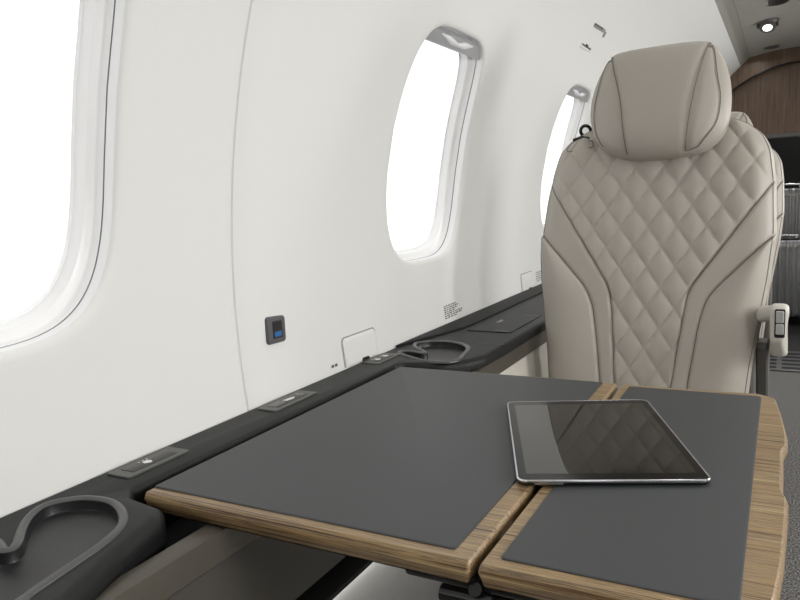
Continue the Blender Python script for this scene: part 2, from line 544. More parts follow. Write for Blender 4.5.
def ledge_off(d):
    out = []
    for p, q in zip(OUT, offs(OUT, d)):
        wall = p[0] < -0.69
        if p[0] < -0.60 and not wall: q = (p[0] + (q[0] - p[0]) * 0.45, p[1] + (q[1] - p[1]) * 0.45)
        out.append((p[0] if wall else q[0], q[1]))
    return out
mb = MB(); loops = [[(x, y, z) for x, y in ledge_off(o)] for o, z in [(0, 0.640), (0, 0.6465), (-0.0012, 0.6520), (-0.004, 0.6565), (-0.0075, 0.6590), (-0.012, 0.66)]]
mb.add(*loft(loops)); cap(mb, loops[-1], [[(x, y, 0.66) for x, y in h] for h in (CUP, CUP2)])
mb.build('ledge_top', M['ledge'], led)
# body below the top: runs out to the rail line
def body_x(x, y): return -0.5
low = [(max(-0.684, min(x, -0.505)), y) for x, y in OUT]
mb = MB()
mb.add(*loft([[(x, y, 0.6405) for x, y in OUT], [(x, y, 0.6375) for x, y in low], [(x, y, 0.600) for x, y in low]]))
mb.build('ledge_fascia', M['ledge_dark'], led)
mb = MB(); mb.box(-0.66, -0.5205, -0.55, 5.5, 0.585, 0.5985); mb.build('ledge_base', M['ledge_dark'], led, smooth=False)
for C_ in (CUP, CUP2):
    mb = MB()
    prof = [(0.0, 0.6570), (0.0, 0.6605), (0.0015, 0.6622), (0.0045, 0.6630), (0.0075, 0.6624), (0.0092, 0.6606), (0.0094, 0.6585)]
    mb.add(*loft([[(x, y, z) for x, y in offs(C_, o)] for o, z in prof]))
    mb.build('cup_rim', M['rim'], led)
    mb = MB()
    prof = [(0.0, 0.660), (-0.0005, 0.6510), (-0.0012, 0.6495), (-0.003, 0.6490)]
    loops = [[(x, y, z) for x, y in offs(C_, o)] for o, z in prof]
    mb.add(*loft(loops)); cap(mb, loops[-1])
    mb.build('cup_well', M['well'], led)
# raised strip against the wall beyond the second cup holder
P = rpoly([(-0.6935, 1.24), (-0.678, 1.30), (-0.640, 1.46), (-0.636, 1.52), (-0.636, 5.5), (-0.6935, 5.5)], [0, .02, .05, .05, 0, 0], 4)
mb = slab(P, [(0, 0.6595), (0, 0.6635), (-0.002, 0.6650)]); mb.build('wall_strip', M['ledge_dark'], led)
# fold-out lid with two finger pulls
mb = MB()
P = rpoly([(-0.624, 1.443), (-0.518, 1.443), (-0.518, 1.668), (-0.624, 1.668)], 0.008)
mb = slab(P, [(0, 0.6595), (0, 0.6612), (-0.001, 0.6620)]); lid = mb.build('lid', M['ledge'], led)
for y in (1.448, 1.655):
    P = rpoly([(-0.560, y - 0.006), (-0.5215, y - 0.006), (-0.5215, y + 0.006), (-0.560, y + 0.006)], 0.005)
    slab(P, [(0, 0.6605), (0, 0.6624)]).build('finger_pull', M['black'], lid)
mb = MB(); mb.box(-0.592, -0.588, 1.548, 1.585, 0.6618, 0.6624); mb.box(-0.587, -0.583, 1.552, 1.575, 0.6618, 0.6624); mb.build('marking', M['icon_dim'], lid, smooth=False)
mb = MB(); mb.box(-0.634, -0.490, 1.318, 1.3215, 0.6590, 0.6603); mb.build('joint', M['black'], led, smooth=False)

# lower side lining under the ledge
def xz_strip(P, y0, y1, name, m):
    """closed x-z section run along the cabin"""
    mb = xz_prism(P, y0, y1); return struct(mb.build(name, m))
xz_strip([(-0.520, 0.636), (-0.503, 0.636), (-0.4990, 0.6335), (-0.4975, 0.603), (-0.500, 0.6005), (-0.520, 0.6005)], -0.55, 5.52, 'trim_3', M['beige_rail'])
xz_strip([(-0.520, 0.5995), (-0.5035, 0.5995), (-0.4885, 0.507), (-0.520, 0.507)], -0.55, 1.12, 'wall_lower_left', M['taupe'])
xz_strip([(-0.520, 0.5995), (-0.5035, 0.5995), (-0.4885, 0.507), (-0.520, 0.507)], 1.121, 5.52, 'wall_lower_left_front', M['panel_lit'])  # same panel continued past the table in its painted lit tone
xz_strip([(-0.530, 0.506), (-0.499, 0.506), (-0.474, 0.488), (-0.474, 0.481), (-0.530, 0.481)], -0.55, 5.52, 'trim_4', M['ledge_dark'])
xz_strip([(-0.520, 0.480), (-0.487, 0.480), (-0.415, 0.10), (-0.415, 0.003), (-0.520, 0.003)], -0.55, 5.52, 'baseboard_left', M['steel'])

# ------------------------------------------------------------------ switch panels on the ledge
def switch_panel(cy, ln, label, icons, cx=-0.6685):
    t = thing('switch_panel', label, 'switch', (cx, cy, ZT), 'switch panels set into the ledge')
    w = 0.019
    P = rpoly([(-w, -ln / 2), (w, -ln / 2), (w, ln / 2), (-w, ln / 2)], 0.004)
    slab(P, [(0, 0.0002), (0, 0.0014), (-0.001, 0.0022)]).build('plate', M['plate'], t)
    P = rpoly([(-w * .55, -ln * .36), (w * .62, -ln * .36), (w * .62, ln * .36), (-w * .55, ln * .36)], 0.002)
    slab(P, [(0, 0.0018), (0, 0.0025), (-0.0005, 0.0027)]).build('inset', M['inset'], t)
    for kind, iy, m in icons:
        mb = MB(); z0, z1 = 0.0026, 0.0030
        def bx(x0, x1, y0, y1): mb.box(x0, x1, iy + y0, iy + y1, z0, z1)
        if kind == 'lamp':      # little lamp head with rays
            P = [(-.004, -.004), (.002, -.0055), (.006, -.001), (.006, .003), (.001, .0055), (-.004, .003)]
            a = [(x, iy + y, z0) for x, y in P]; b = [(x, iy + y, z1) for x, y in P]
            mb.add(*loft([a, b])); cap(mb, b)
            for d in (-.006, 0.0, .006): bx(-.0085, -.006, d - .0008, d + .0008)
        elif kind == 'text':
            for r in range(3):
                y = -.013
                while y < .012:
                    l = random.choice((.004, .006, .003)); bx(-.007 + r * .005, -.0048 + r * .005, y, y + l); y += l + .0018
        elif kind == 'arrow':
            P = [(-.004, -.012), (.003, -.010), (.005, .004), (.001, .012), (-.003, .006)]
            a = [(x, iy + y, z0) for x, y in P]; b = [(x, iy + y, z1) for x, y in P]
            mb.add(*loft([a, b])); cap(mb, b)
        elif kind == 'bulb':
            a = [(.005 * math.cos(k * PI / 8), iy + .006 * math.sin(k * PI / 8), z0) for k in range(16)]
            b = [(x, y, z1) for x, y, z in a]; a2 = [(x * .6, iy + (y - iy) * .6, z1) for x, y, z in a]
            mb.add(*loft([a, b, a2])); bx(-.008, -.005, -.002, .002)
        mb.build('icon', m, t, smooth=False)
switch_panel(0.572, 0.096, 'grey switch panel with one white lamp icon beside the nearest cup holder', [('lamp', -0.004, M['icon'])])
switch_panel(0.846, 0.108, 'longest grey switch panel with small print and two symbols, below the wall outlet', [('text', -0.026, M['icon_dim']), ('arrow', 0.004, M['icon']), ('bulb', 0.031, M['icon_dim'])])
switch_panel(1.142, 0.086, 'small grey switch panel with two lamp symbols beside the farther cup holder', [('lamp', -0.014, M['icon']), ('lamp', 0.016, M['icon'])], cx=-0.672)

# ------------------------------------------------------------------ things set in the wall
def on_wall(P, prof, name, m, parent, holes=False):
    """slab lying on the lining: P in (y, z); prof = [(offset, height above lining)...]"""
    mb = MB(); loops = []
    for o, h in prof:
        loops.append([wp(th_of_z(z), y, -h) for y, z in offs(P, o)])
    mb.add(*loft(loops)); 
    for L in (loops[0], loops[-1]):
        c = sum(L, Vector()) / len(L); n = len(L)
        mb.add(L + [c], [(k, (k + 1) % n, n) for k in range(n)])
    return mb.build(name, m, parent)
t = thing('wall_outlet', 'grey charging outlet with a blue port in the white wall above the ledge', 'outlet')
P = rpoly([(0.848, 0.7455), (0.893, 0.7440), (0.895, 0.786), (0.850, 0.7895)], 0.006)
on_wall(P, [(0, -0.001), (0, 0.003), (-0.0015, 0.0048), (-0.0045, 0.0050)], 'bezel', M['outlet'], t)
P = rpoly([(0.860, 0.7525), (0.884, 0.752), (0.885, 0.780), (0.861, 0.781)], 0.002)
on_wall(P, [(0, 0.004), (-0.0003, 0.0056)], 'socket', M['inset'], t)
P = rpoly([(0.863, 0.755), (0.881, 0.755), (0.881, 0.7635), (0.863, 0.7635)], 0.002)
on_wall(P, [(0, 0.0052), (-0.0003, 0.0064)], 'port', M['usb'], t)
P = rpoly([(0.863, 0.767), (0.881, 0.767), (0.881, 0.778), (0.863, 0.778)], 0.002)
on_wall(P, [(0, 0.0052), (-0.0003, 0.0062)], 'port', M['black'], t)

def flap(y0, y1, label):
    t = thing('wall_flap', label, 'flap', (0, 0, 0), 'white access flaps at the foot of the wall')
    P = rpoly([(y0 - 0.004, 0.6615), (y1 + 0.004, 0.6615), (y1 + 0.004, 0.7165), (y0 - 0.004, 0.7165)], [0, 0, .010, .010])
    on_wall(P, [(0, -0.001), (-0.0002, 0.0004)], 'surround', M['gap'], t)
    P = rpoly([(y0, 0.6615), (y1, 0.6615), (y1, 0.7135), (y0, 0.7135)], [0, 0, .009, .009])
    on_wall(P, [(0, 0.0), (0, 0.002), (-0.0015, 0.0034), (-0.004, 0.0038)], 'cover', M['wall'], t)
    P = rpoly([(y0 + .052, 0.6612), (y0 + .078, 0.6612), (y0 + .075, 0.6675), (y0 + .055, 0.6675)], .002)
    on_wall(P, [(0, 0.003), (-0.0005, 0.0062)], 'latch', M['black'], t)
flap(1.056, 1.170, 'white wall flap with a black latch between the outlet and the farther cup holder')
flap(2.055, 2.160, 'white wall flap with a black latch close beside the front seat back')

def placard(y0, y1, z0, z1, label, widths, m):
    t = thing('wall_placard', label, 'label', (0, 0, 0))
    P = rpoly([(y0 - .005, z0 - .003), (y1 + .005, z0 - .003), (y1 + .005, z1 + .003), (y0 - .005, z1 + .003)], .002)
    on_wall(P, [(0, 0.0), (0, 0.0006)], 'sheet', M['wall'], t)
    mb = MB(); n = len(widths); st = (z1 - z0) / n
    for r, w in enumerate(widths):
        zt = z1 - r * st; zb = zt - st * .62; y = y0
        while y < y0 + (y1 - y0) * w - .004:
            l = random.choice((.007, .012, .017, .010))
            l = min(l, y0 + (y1 - y0) * w - y)
            a = [wp(th_of_z(z), yy, -0.0009) for yy, z in ((y, zb), (y + l, zb), (y + l, zt), (y, zt))]
            mb.add(a, [(0, 1, 2, 3)]); y += l + .0035
    mb.build('print', m, t, smooth=False)
placard(1.494, 1.600, 0.673, 0.706, 'small printed instruction placard on the white wall above the black ledge', [0.72, 0.80, 0.72, 0.62, 1.0, 0.97, 0.62], M['ink'])
placard(2.20, 2.262, 0.672, 0.706, 'grey printed placard on the wall beside the front seat back', [1, 1, 1, 1, 1], M['ink_light'])
t = thing('wall_marking', 'tiny grey printed mark on the wall beside the nearer white flap', 'marking')
mb = MB()
for y in (1.012, 1.023):
    a = [wp(th_of_z(z), yy, -0.0006) for yy, z in ((y, .6705), (y + .008, .6705), (y + .008, .6755), (y, .6755))]
    mb.add(a, [(0, 1, 2, 3)])
mb.build('print', M['ink'], t, smooth=False)

# overhead mask-box latches
t = thing('overhead_hatch', 'white overhead hatch with two dark latch slots high on the wall', 'hatch')
def quad_wall(c, L, W, ang, prof, name, m):
    ca, sa = math.cos(ang), math.sin(ang)
    P = [(c[0] + u * ca - v * sa, c[1] + u * sa + v * ca) for u, v in ((-L, -W), (L, -W), (L, W), (-L, W))]
    return on_wall(rpoly(P, min(L, W) * .4), prof, name, m, t)
quad_wall((2.350, 1.460), 0.066, 0.0050, 0.03, [(0, 0.000), (-0.0005, 0.0022), (-.002, .003)], 'latch', M['shade'])
quad_wall((2.330, 1.462), 0.048, 0.0026, 0.03, [(0, 0.001), (-0.0005, 0.0040)], 'slot', M['ink'])
quad_wall((2.428, 1.455), 0.010, 0.0080, 0.0, [(0, 0.000), (-0.0005, 0.0022), (-.002, .003)], 'latch', M['shade'])
quad_wall((2.310, 1.399), 0.062, 0.0052, 0.0, [(0, 0.000), (-0.0005, 0.0022), (-.002, .003)], 'latch', M['wall'])
quad_wall((2.306, 1.402), 0.054, 0.0028, 0.0, [(0, 0.001), (-0.0005, 0.0036)], 'slot', M['ink'])
quad_wall((2.306, 1.404), 0.010, 0.0045, 0.0, [(0, 0.001), (-0.0005, 0.0040)], 'slot', M['black'])

# ------------------------------------------------------------------ ceiling fittings
def ceil_z(x):
    P = full
    for (x0, z0), (x1, z1) in zip(P, P[1:]):
        if x0 <= x <= x1: return z0 + (z1 - z0) * (x - x0) / (x1 - x0)
    return 1.82
t = thing('ceiling_lamp', 'round ceiling spotlight with a glowing lens and grey bracket', 'lamp', (-0.105, 4.50, ceil_z(-0.105)))
mb = MB(); mb.cyl((0, 0, 0), (0, 0, -0.016), 0.058, 0.050, 28); mb.build('base', M['lamp_body'], t)
mb = MB(); mb.cyl((0.0, -0.005, -0.014), (0.0, -0.020, -0.038), 0.042, 0.040, 28); mb.build('lamp_head', M['arm_dark'], t)
mb = MB(); mb.cyl((0.0, -0.0205, -0.0385), (0.0, -0.022, -0.0405), 0.024, 0.023, 28); mb.build('lens', M['lens'], t)
for x in (-0.047, 0.047):
    mb = MB(); mb.box(x - .006, x + .006, -.022, .006, -.036, -.010, .003); mb.build('bracket', M['lamp_body'], t)
for (x, y, a, b, lab) in ((-0.062, 4.07, 0.058, 0.075, 'larger dark oval ceiling vent just above the ceiling spotlight'), (-0.108, 5.36, 0.052, 0.045, 'dark oval ceiling vent beside the walnut bulkhead')):
    t = thing('ceiling_vent', lab, 'vent', (x, y, ceil_z(x)), 'oval ceiling vents')
    el = lambda k, s_: [(a * s_ * math.cos(2 * PI * i / 32), b * s_ * math.sin(2 * PI * i / 32), k) for i in range(32)]
    mb = MB(); mb.add(*loft([el(0.004, 1.06), el(-0.004, 1.06), el(-0.006, 1.0), el(-0.004, 0.93)])); mb.build('ring', M['arm_dark'], t)
    mb = MB(); L = el(-0.004, 0.95); cap(mb, L); mb.build('grille', M['black'], t)

# ------------------------------------------------------------------ folding table
tb = thing('folding_table', 'zebrano wood folding table with charcoal leather inlays in front of the seat', 'table')
LEAF = [(-0.014, 0.6375), (-0.0065, 0.6380), (-0.0045, 0.6395), (0, 0.6520), (-0.0008, 0.6550), (-0.0022, 0.6585), (-0.0038, 0.66)]
def leaf(P, name='leaf'):
    return slab(P, LEAF).build(name, M['wood'], tb)
P1 = rpoly([(-0.6055, 0.5030), (-0.2218, 0.5030), (-0.2218, 1.0995), (-0.36, 1.1025), (-0.59, 1.1005), (-0.6055, 1.0925)], [.005, .005, .005, 0, .008, .006])
l1 = leaf(P1)
P2 = rpoly([(-0.2165, 0.5030), (-0.030, 0.5030), (0.0015, 0.530), (0.0065, 0.600), (0.0098, 0.700), (0.0098, 0.735), (0.0055, 0.755), (0.0055, 0.868), (0.0098, 0.886), (0.0098, 0.93), (0.003, 1.02), (-0.004, 1.088), (-0.028, 1.105), (-0.105, 1.0985), (-0.2165, 1.0985)],
           [.005, .03, .04, .2, .2, .01, .008, .008, .01, .2, .2, .012, .02, 0, .005], 5)
l2 = leaf(P2)
MATP = [(0, 0.6598), (0, 0.6609), (-0.0006, 0.6614), (-0.002, 0.6616)]
slab(rpoly([(-0.6035, 0.5185), (-0.2418, 0.5185), (-0.2435, 1.0937), (-0.6035, 1.0920)], [.003, .003, .003, .006]), MATP).build('leather_inlay', M['mat'], l1)
slab(rpoly([(-0.2010, 0.5190), (-0.0215, 0.5190), (-0.0225, 1.0845), (-0.2020, 1.0820)], [.003, .006, .008, .003]), MATP).build('leather_inlay', M['mat'], l2)
for y in (0.60, 0.99):
    mb = MB(); mb.box(-0.2275, -0.2108, y - 0.02, y + 0.02, 0.6365, 0.6455, .002); mb.build('hinge', M['chrome'], tb)
mb = MB(); mb.box(-0.2285, -0.2098, 0.518, 1.085, 0.628, 0.6382); mb.build('hinge_rail', M['black'], tb, smooth=False)
mb = MB()
mb.box(-0.482, -0.06, 0.72, 0.80, 0.606, 0.636, .004); mb.box(-0.482, -0.06, 0.90, 0.96, 0.606, 0.636, .004)
mb.box(-0.30, -0.14, 0.53, 0.95, 0.618, 0.6380, .004)
mb.build('support_frame', M['black'], tb)
mb = MB(); mb.cyl((-0.255, 0.516, 0.620), (-0.175, 0.516, 0.620), 0.0075); mb.cyl((-0.222, 0.512, 0.632), (-0.222, 0.532, 0.618), 0.006); mb.build('latch_bar', M['black_gloss'], tb)

# ------------------------------------------------------------------ tablet
tab = thing('tablet', 'black glass tablet with a silver edge lying askew on the table', 'tablet', (-0.1985, 0.8288, 0.6617))
tab.rotation_euler = (0, 0, math.atan2(-0.263, 0.106) + PI / 2)
w, h = 0.0967, 0.1420
P = rpoly([(-w, -h), (w, -h), (w, h), (-w, h)], 0.011, 8)
slab(P, [(-0.006, 0.0), (-0.002, 0.0008), (-0.0005, 0.0022), (0, 0.0042)]).build('back_cover', M['tablet_back'], tab)
mb = MB(); mb.add(*loft([[(x, y, z) for x, y in offs(P, o)] for o, z in [(0, 0.0040), (0.0002, 0.0058), (-0.0004, 0.0066), (-0.0018, 0.0068), (-0.0022, 0.0062)]])); mb.build('edge', M['tablet_edge'], tab)
slab(offs(P, -0.0020), [(0, 0.0040), (0, 0.0065)]).build('glass', M['bezel'], tab)
P2_ = rpoly([(-w + .0105, -h + .0185), (w - .0105, -h + .0185), (w - .0105, h - .0185), (-w + .0105, h - .0185)], .001)
slab(P2_, [(0, 0.0063), (0, 0.00655)]).build('screen', M['screen'], tab)
mb = MB(); mb.cyl((w * .86, -h - .0006, 0.0032), (w * .86, -h + .001, 0.0032), 0.0016); mb.build('jack', M['black'], tab)
mb = MB(); mb.box(-w * .82, -w * .52, -h - .0006, -h + .001, 0.0024, 0.0040); mb.build('speaker', M['steel'], tab, smooth=False)

# ------------------------------------------------------------------ seat
TL = math.radians(12); SY, SZ = 1.56, 0.70
def seat_pt(u, v, f=0.0):
    """u across, v up the leaning back, f forward of the back plane"""
    return Vector((u, SY + v * math.sin(TL) - f * math.cos(TL), SZ + v * math.cos(TL) + f * math.sin(TL)))
def interp(L, v):
    """L sorted by v: [(v, u)...]"""
    if v <= L[0][0]: return L[0][1]
    for (a, ua), (b, ub) in zip(L, L[1:]):
        if v <= b:
            t = (v - a) / (b - a); return ua + (ub - ua) * t
    return L[-1][1]
def smooth_tab(L, lo, hi, n=160, it=6):
    vs = [lo + (hi - lo) * i / (n - 1) for i in range(n)]; us = [interp(L, v) for v in vs]
    for _ in range(it):
        us = [us[0]] + [(us[i - 1] + 2 * us[i] + us[i + 1]) / 4 for i in range(1, n - 1)] + [us[-1]]
    return list(zip(vs, us))
VB, VT = -0.27, 0.398
EL = smooth_tab([(-0.27, -.446), (-.151, -.459), (-.08, -.466), (.055, -.484), (.12, -.4885), (.154, -.486), (.235, -.477), (.30, -.466), (.345, -.4535), (.365, -.438), (.385, -.412), (.398, -.375)], VB, VT)
ER = smooth_tab([(-0.27, -.066), (-.156, -.054), (-.107, -.049), (-.016, -.035), (.068, -.0215), (.158, -.0125), (.266, -.0155), (.326, -.023), (.359, -.038), (.385, -.068), (.398, -.105)], VB, VT)
def bez(L): return smooth_tab(L, L[0][0], L[-1][0], 120, 14)
SLi = bez([(-.27, -.305), (-.154, -.309), (-.02, -.318), (.032, -.324), (.055, -.333), (.194, -.418), (.30, -.482)])
SLo = bez([(-.27, -.333), (-.152, -.339), (-.059, -.350), (.010, -.361), (.046, -.378), (.159, -.478), (.20, -.51)])
SRi = bez([(-.27, -.205), (-.152, -.196), (-.051, -.182), (.030, -.171), (.049, -.163), (.144, -.097), (.262, -.017), (.30, .01)])
SRo = bez([(-.27, -.171), (-.150, -.165), (-.029, -.148), (.024, -.134), (.047, -.117), (.154, -.016), (.19, .02)])
def lines(v):
    l, r = interp(EL, v), interp(ER, v)
    a, b, c, d = interp(SLo, v), interp(SLi, v), interp(SRi, v), interp(SRo, v)
    if v > SLo[-1][0]: a = l
    if v > SLi[-1][0]: b = l
    if v > SRi[-1][0]: c = r
    if v > SRo[-1][0]: d = r
    a = max(a, l); b = max(b, a); d = min(d, r); c = min(c, d)
    return l, a, b, c, d, r
def fwd(u, v, cols):
    l, a, b, c, d, r = cols
    e = min(u - l, r - u, (VT - v) * 1.0 + 0.004)
    e = max(0.0, e)
    w_ = 0.05
    t = min(1.0, e / w_)
    f = 0.042 * (1 - (1 - t) ** 2.4) ** (1 / 2.4)
    # quilting
    if b + 1e-5 < u < c - 1e-5:
        p = (u + 0.2515) / 0.0565; q = (v + 0.082) / 0.0850
        g = abs(math.sin(PI * (p + q))) * abs(math.sin(PI * (p - q)))
        f += 0.0062 * g ** 0.42 * min(1, e / 0.03) - 0.004
    # lumbar hollow / side bolsters
    if u < a: f += 0.010 * math.sin(PI * min(1, (a - u) / max(0.02, a - l))) * (1 if v < 0.16 else 0.2)
    if u > d: f += 0.010 * math.sin(PI * min(1, (u - d) / max(0.02, r - d))) * (1 if v < 0.16 else 0.2)
    for s_ in (a, b, c, d):
        if l + 0.004 < s_ < r - 0.004:
            f -= 0.0042 * math.exp(-((u - s_) / 0.0035) ** 2)
    return f
seat = thing('cabin_seat', 'greige leather cabin seat with diamond-quilted back directly behind the table', 'seat', (-0.25, 1.62, 0), 'quilted cabin seats in a row')
def loc(V):  # world -> seat local
    return [Vector(v) - Vector((-0.25, 1.62, 0)) for v in V]
NR = 190
def strip(name, k, ncol, parent):
    V = []; F = []
    vs = [VB + (VT - VB) * (1 - (1 - i / NR) ** 1.25) for i in range(NR + 1)]
    for v in vs:
        cols = lines(v); u0, u1 = cols[k], cols[k + 1]
        for j in range(ncol + 1):
            x = j / ncol
            if k != 2: x = 0.5 - 0.5 * math.cos(PI * x)
            else:
                x = 0.8 * x + 0.2 * (0.5 - 0.5 * math.cos(PI * x))
            u = u0 + (u1 - u0) * x
            V.append(seat_pt(u, v, fwd(u, v, cols)))
    m = ncol + 1
    for i in range(NR):
        for j in range(ncol):
            q = (i * m + j, i * m + j + 1, (i + 1) * m + j + 1, (i + 1) * m + j)
            if (V[q[0]] - V[q[1]]).length < 1e-5 and (V[q[2]] - V[q[3]]).length < 1e-5: continue
            F.append(q)
    return mk(name, loc(V), F, M['leather'], parent)
strip('bolster', 0, 28, seat); strip('trim_band', 1, 14, seat)
qp = strip('quilted_panel', 2, 150, seat)
strip('trim_band', 3, 14, seat); strip('bolster', 4, 28, seat)
# seams
def seam_line(S, side, vlo, vhi, parent):
    pts = []
    n = 70
    for i in range(n + 1):
        v = vlo + (vhi - vlo) * i / n; cols = lines(v); u = interp(S, v)
        if u <= cols[0] + 0.002 or u >= cols[5] - 0.002: continue
        pts.append(seat_pt(u, v, fwd(u, v, cols) + 0.0004))
    mb = MB(); mb.tube(loc(pts), 0.00090, 6); mb.build('seam', M['thread'], parent)
for S in (SLi, SLo, SRi, SRo): seam_line(S, 0, VB, S[-1][0], seat)
# edge piping round the back
pts = []
for i in range(120):
    v = VB + (VT - VB) * i / 119; cols = lines(v); u = cols[5] - 0.006; pts.append(seat_pt(u, v, fwd(u, v, cols) + 0.0006))
mb = MB(); mb.tube(loc(pts), 0.0009, 6); mb.build('seam', M['thread'], seat)
pts = []
for i in range(120):
    v = VB + (VT - VB) * i / 119; cols = lines(v); u = cols[0] + 0.005; pts.append(seat_pt(u, v, fwd(u, v, cols) + 0.0006))
mb = MB(); mb.tube(loc(pts), 0.0009, 6); mb.build('seam', M['thread'], seat)
# shell behind the cushion
loops = []
vs = [VB + (VT - VB) * i / 60 for i in range(61)]
rim = [(interp(EL, v), v) for v in vs] + [(interp(ER, v), v) for v in vs[::-1]]
cen = (sum(p[0] for p in rim) / len(rim), 0.08)
for s_, f in ((1.0, 0.0), (1.0, -0.012), (0.995, -0.035), (0.975, -0.06), (0.93, -0.078), (0.80, -0.09), (0.4, -0.095), (0.02, -0.096)):
    loops.append(loc([seat_pt(cen[0] + (u - cen[0]) * s_, cen[1] + (v - cen[1]) * s_, f) for u, v in rim]))
mb = MB(); mb.add(*loft(loops)); mb.build('back_shell', M['shell'], seat)
# headrest
HO = smooth_loop([(-.334, .531), (-.309, .542), (-.228, .545), (-.155, .543), (-.130, .531), (-.110, .495), (-.100, .452), (-.099, .401), (-.110, .355), (-.137, .327), (-.176, .315), (-.244, .311), (-.300, .317), (-.350, .344), (-.371, .390), (-.373, .437), (-.359, .490)], 8)
HC = (-0.237, 0.425)
F0 = 0.055
hLs = smooth_loop([(-.329, .524), (-.318, .485), (-.304, .430), (-.297, .373), (-.292, .312)], 12)[:48]
hRs = smooth_loop([(-.138, .528), (-.155, .465), (-.167, .400), (-.173, .355), (-.176, .315)], 12)[:48]
hLo = smooth_loop([(-.329, .518), (-.352, .462), (-.360, .392), (-.342, .340), (-.293, .322)], 12)[:48]
hRo = smooth_loop([(-.138, .522), (-.121, .455), (-.115, .405), (-.128, .355), (-.175, .324)], 12)[:48]
def in_ring(u, v):
    """1 at the outline, 0 at the centre"""
    du, dv = u - HC[0], v - HC[1]; a = math.atan2(dv, du)
    return math.hypot(du, dv) / hr(a)
HA = [(math.atan2(v - HC[1], u - HC[0]), math.hypot(u - HC[0], v - HC[1])) for u, v in HO]; HA.sort()
def hr(a):
    for (a0, r0), (a1, r1) in zip(HA, HA[1:]):
        if a0 <= a <= a1: return r0 + (r1 - r0) * (a - a0) / max(1e-9, a1 - a0)
    a0, r0 = HA[-1]; a1, r1 = HA[0][0] + 2 * PI, HA[0][1]
    aa = a if a >= a0 else a + 2 * PI
    return r0 + (r1 - r0) * (aa - a0) / max(1e-9, a1 - a0)
def hf(u, v):
    r = min(1.0, in_ring(u, v))
    f = 0.060 * (1 - r ** 3.2) ** (1 / 2.6)
    d = min(min(math.hypot(u - a, v - b) for a, b in L) for L in (hLs, hRs))
    f -= 0.0034 * math.exp(-(d / 0.007) ** 2) * (1 if r < 0.97 else 0)
    d = min(min(math.hypot(u - a, v - b) for a, b in L) for L in (hLo, hRo))
    f -= 0.0020 * math.exp(-(d / 0.006) ** 2) * (1 if r < 0.99 else 0)
    return f
rs = [0.02, .08, .15, .22, .29, .36, .43, .5, .56, .61, .66, .70, .74, .78, .81, .84, .87, .895, .92, .94, .955, .97, .98, .99, .996, 1.0]
HO2 = HO
loops = []
for r in rs:
    L = []
    for u, v in HO2:
        uu = HC[0] + (u - HC[0]) * r; vv = HC[1] + (v - HC[1]) * r
        L.append(seat_pt(uu, vv, F0 + hf(uu, vv)))
    loops.append(loc(L))
for r in (1.0, .995, .98, .95, .9, .8, .6, .3, .02):
    L = []
    for u, v in HO2:
        uu = HC[0] + (u - HC[0]) * r; vv = HC[1] + (v - HC[1]) * r
        L.append(seat_pt(uu, vv, F0 - 0.008 - 0.062 * (1 - r ** 3.0) ** (1 / 2.4)))
    loops.append(loc(L))
mb = MB(); mb.add(*loft(loops)); cap(mb, loops[0]); cap(mb, loops[-1]); hd = mb.build('headrest', M['leather'], seat)
for L in (hLs, hRs, hLo, hRo):
    pts = [seat_pt(u, v, F0 + hf(u, v) + 0.0028) for u, v in L if in_ring(u, v) < 0.985]
    mb = MB(); mb.tube(loc(pts), 0.0009, 6); mb.build('seam', M['thread'], hd)
for u in (-0.275, -0.195):
    mb = MB(); mb.cyl(loc([seat_pt(u, .25, 0.0)])[0], loc([seat_pt(u, .36, 0.03)])[0], 0.006); mb.build('headrest_post', M['chrome'], seat)
# shoulder belt guide at the left shoulder
bg = MB()
c = seat_pt(-.394, .394, 0.022); ring = [c + Vector((0.011 * math.cos(2 * PI * k / 28), -0.004 * math.sin(2 * PI * k / 28), 0.011 * math.sin(2 * PI * k / 28))) for k in range(28)]
bg.tube(loc(ring), 0.0038, 8, closed=True)
a, b = seat_pt(-.418, .372, 0.030), seat_pt(-.380, .372, 0.034)
bg.tube(loc([a, (a + b) / 2 + Vector((0, 0, .004)), b]), 0.005, 8)
bg.build('belt_guide', M['black_gloss'], seat)
P = rpoly([(-.436, .345), (-.372, .350), (-.372, .366), (-.424, .366)], .006)
pts = []
for u, v in P:
    pts.append(seat_pt(u, v, fwd(u, v, lines(v)) + 0.0006))
mb = MB(); mb.tube(loc(pts), 0.0011, 6, closed=True); mb.build('seam', M['thread'], seat)
# seat cushion, pedestal, armrests
cu = MB(); bm = bmesh.new(); bmesh.ops.create_cube(bm, size=1)
for v in bm.verts: v.co = Vector((v.co.x * 0.34, v.co.y * 0.36 - 0.195, 0.41 + v.co.z * 0.13))
bmesh.ops.bevel(bm, geom=list(bm.edges), offset=0.045, segments=5, affect='EDGES')
bm.verts.index_update()
cu.add([tuple(v.co) for v in bm.verts], [tuple(v.index for v in f.verts) for f in bm.faces]); bm.free()
cu.build('seat_cushion', M['leather'], seat)
mb = MB(); mb.box(0.186, 0.206, -0.09, 0.16, 0.36, 0.650, .006); mb.build('side_cover', M['arm_dark'], seat)
mb = MB(); mb.box(-0.15, 0.15, -0.33, 0.02, 0.24, 0.345, .02); mb.build('seat_pan', M['shell'], seat)
mb = MB(); mb.box(-0.13, 0.13, -0.27, -0.02, 0.022, 0.24, .015); mb.build('pedestal', M['arm_dark'], seat)
mb = MB()
for x in (-0.11, 0.11): mb.box(x - .02, x + .02, -0.36, 0.06, 0.002, 0.024, .004)
mb.build('floor_rail', M['steel'], seat)
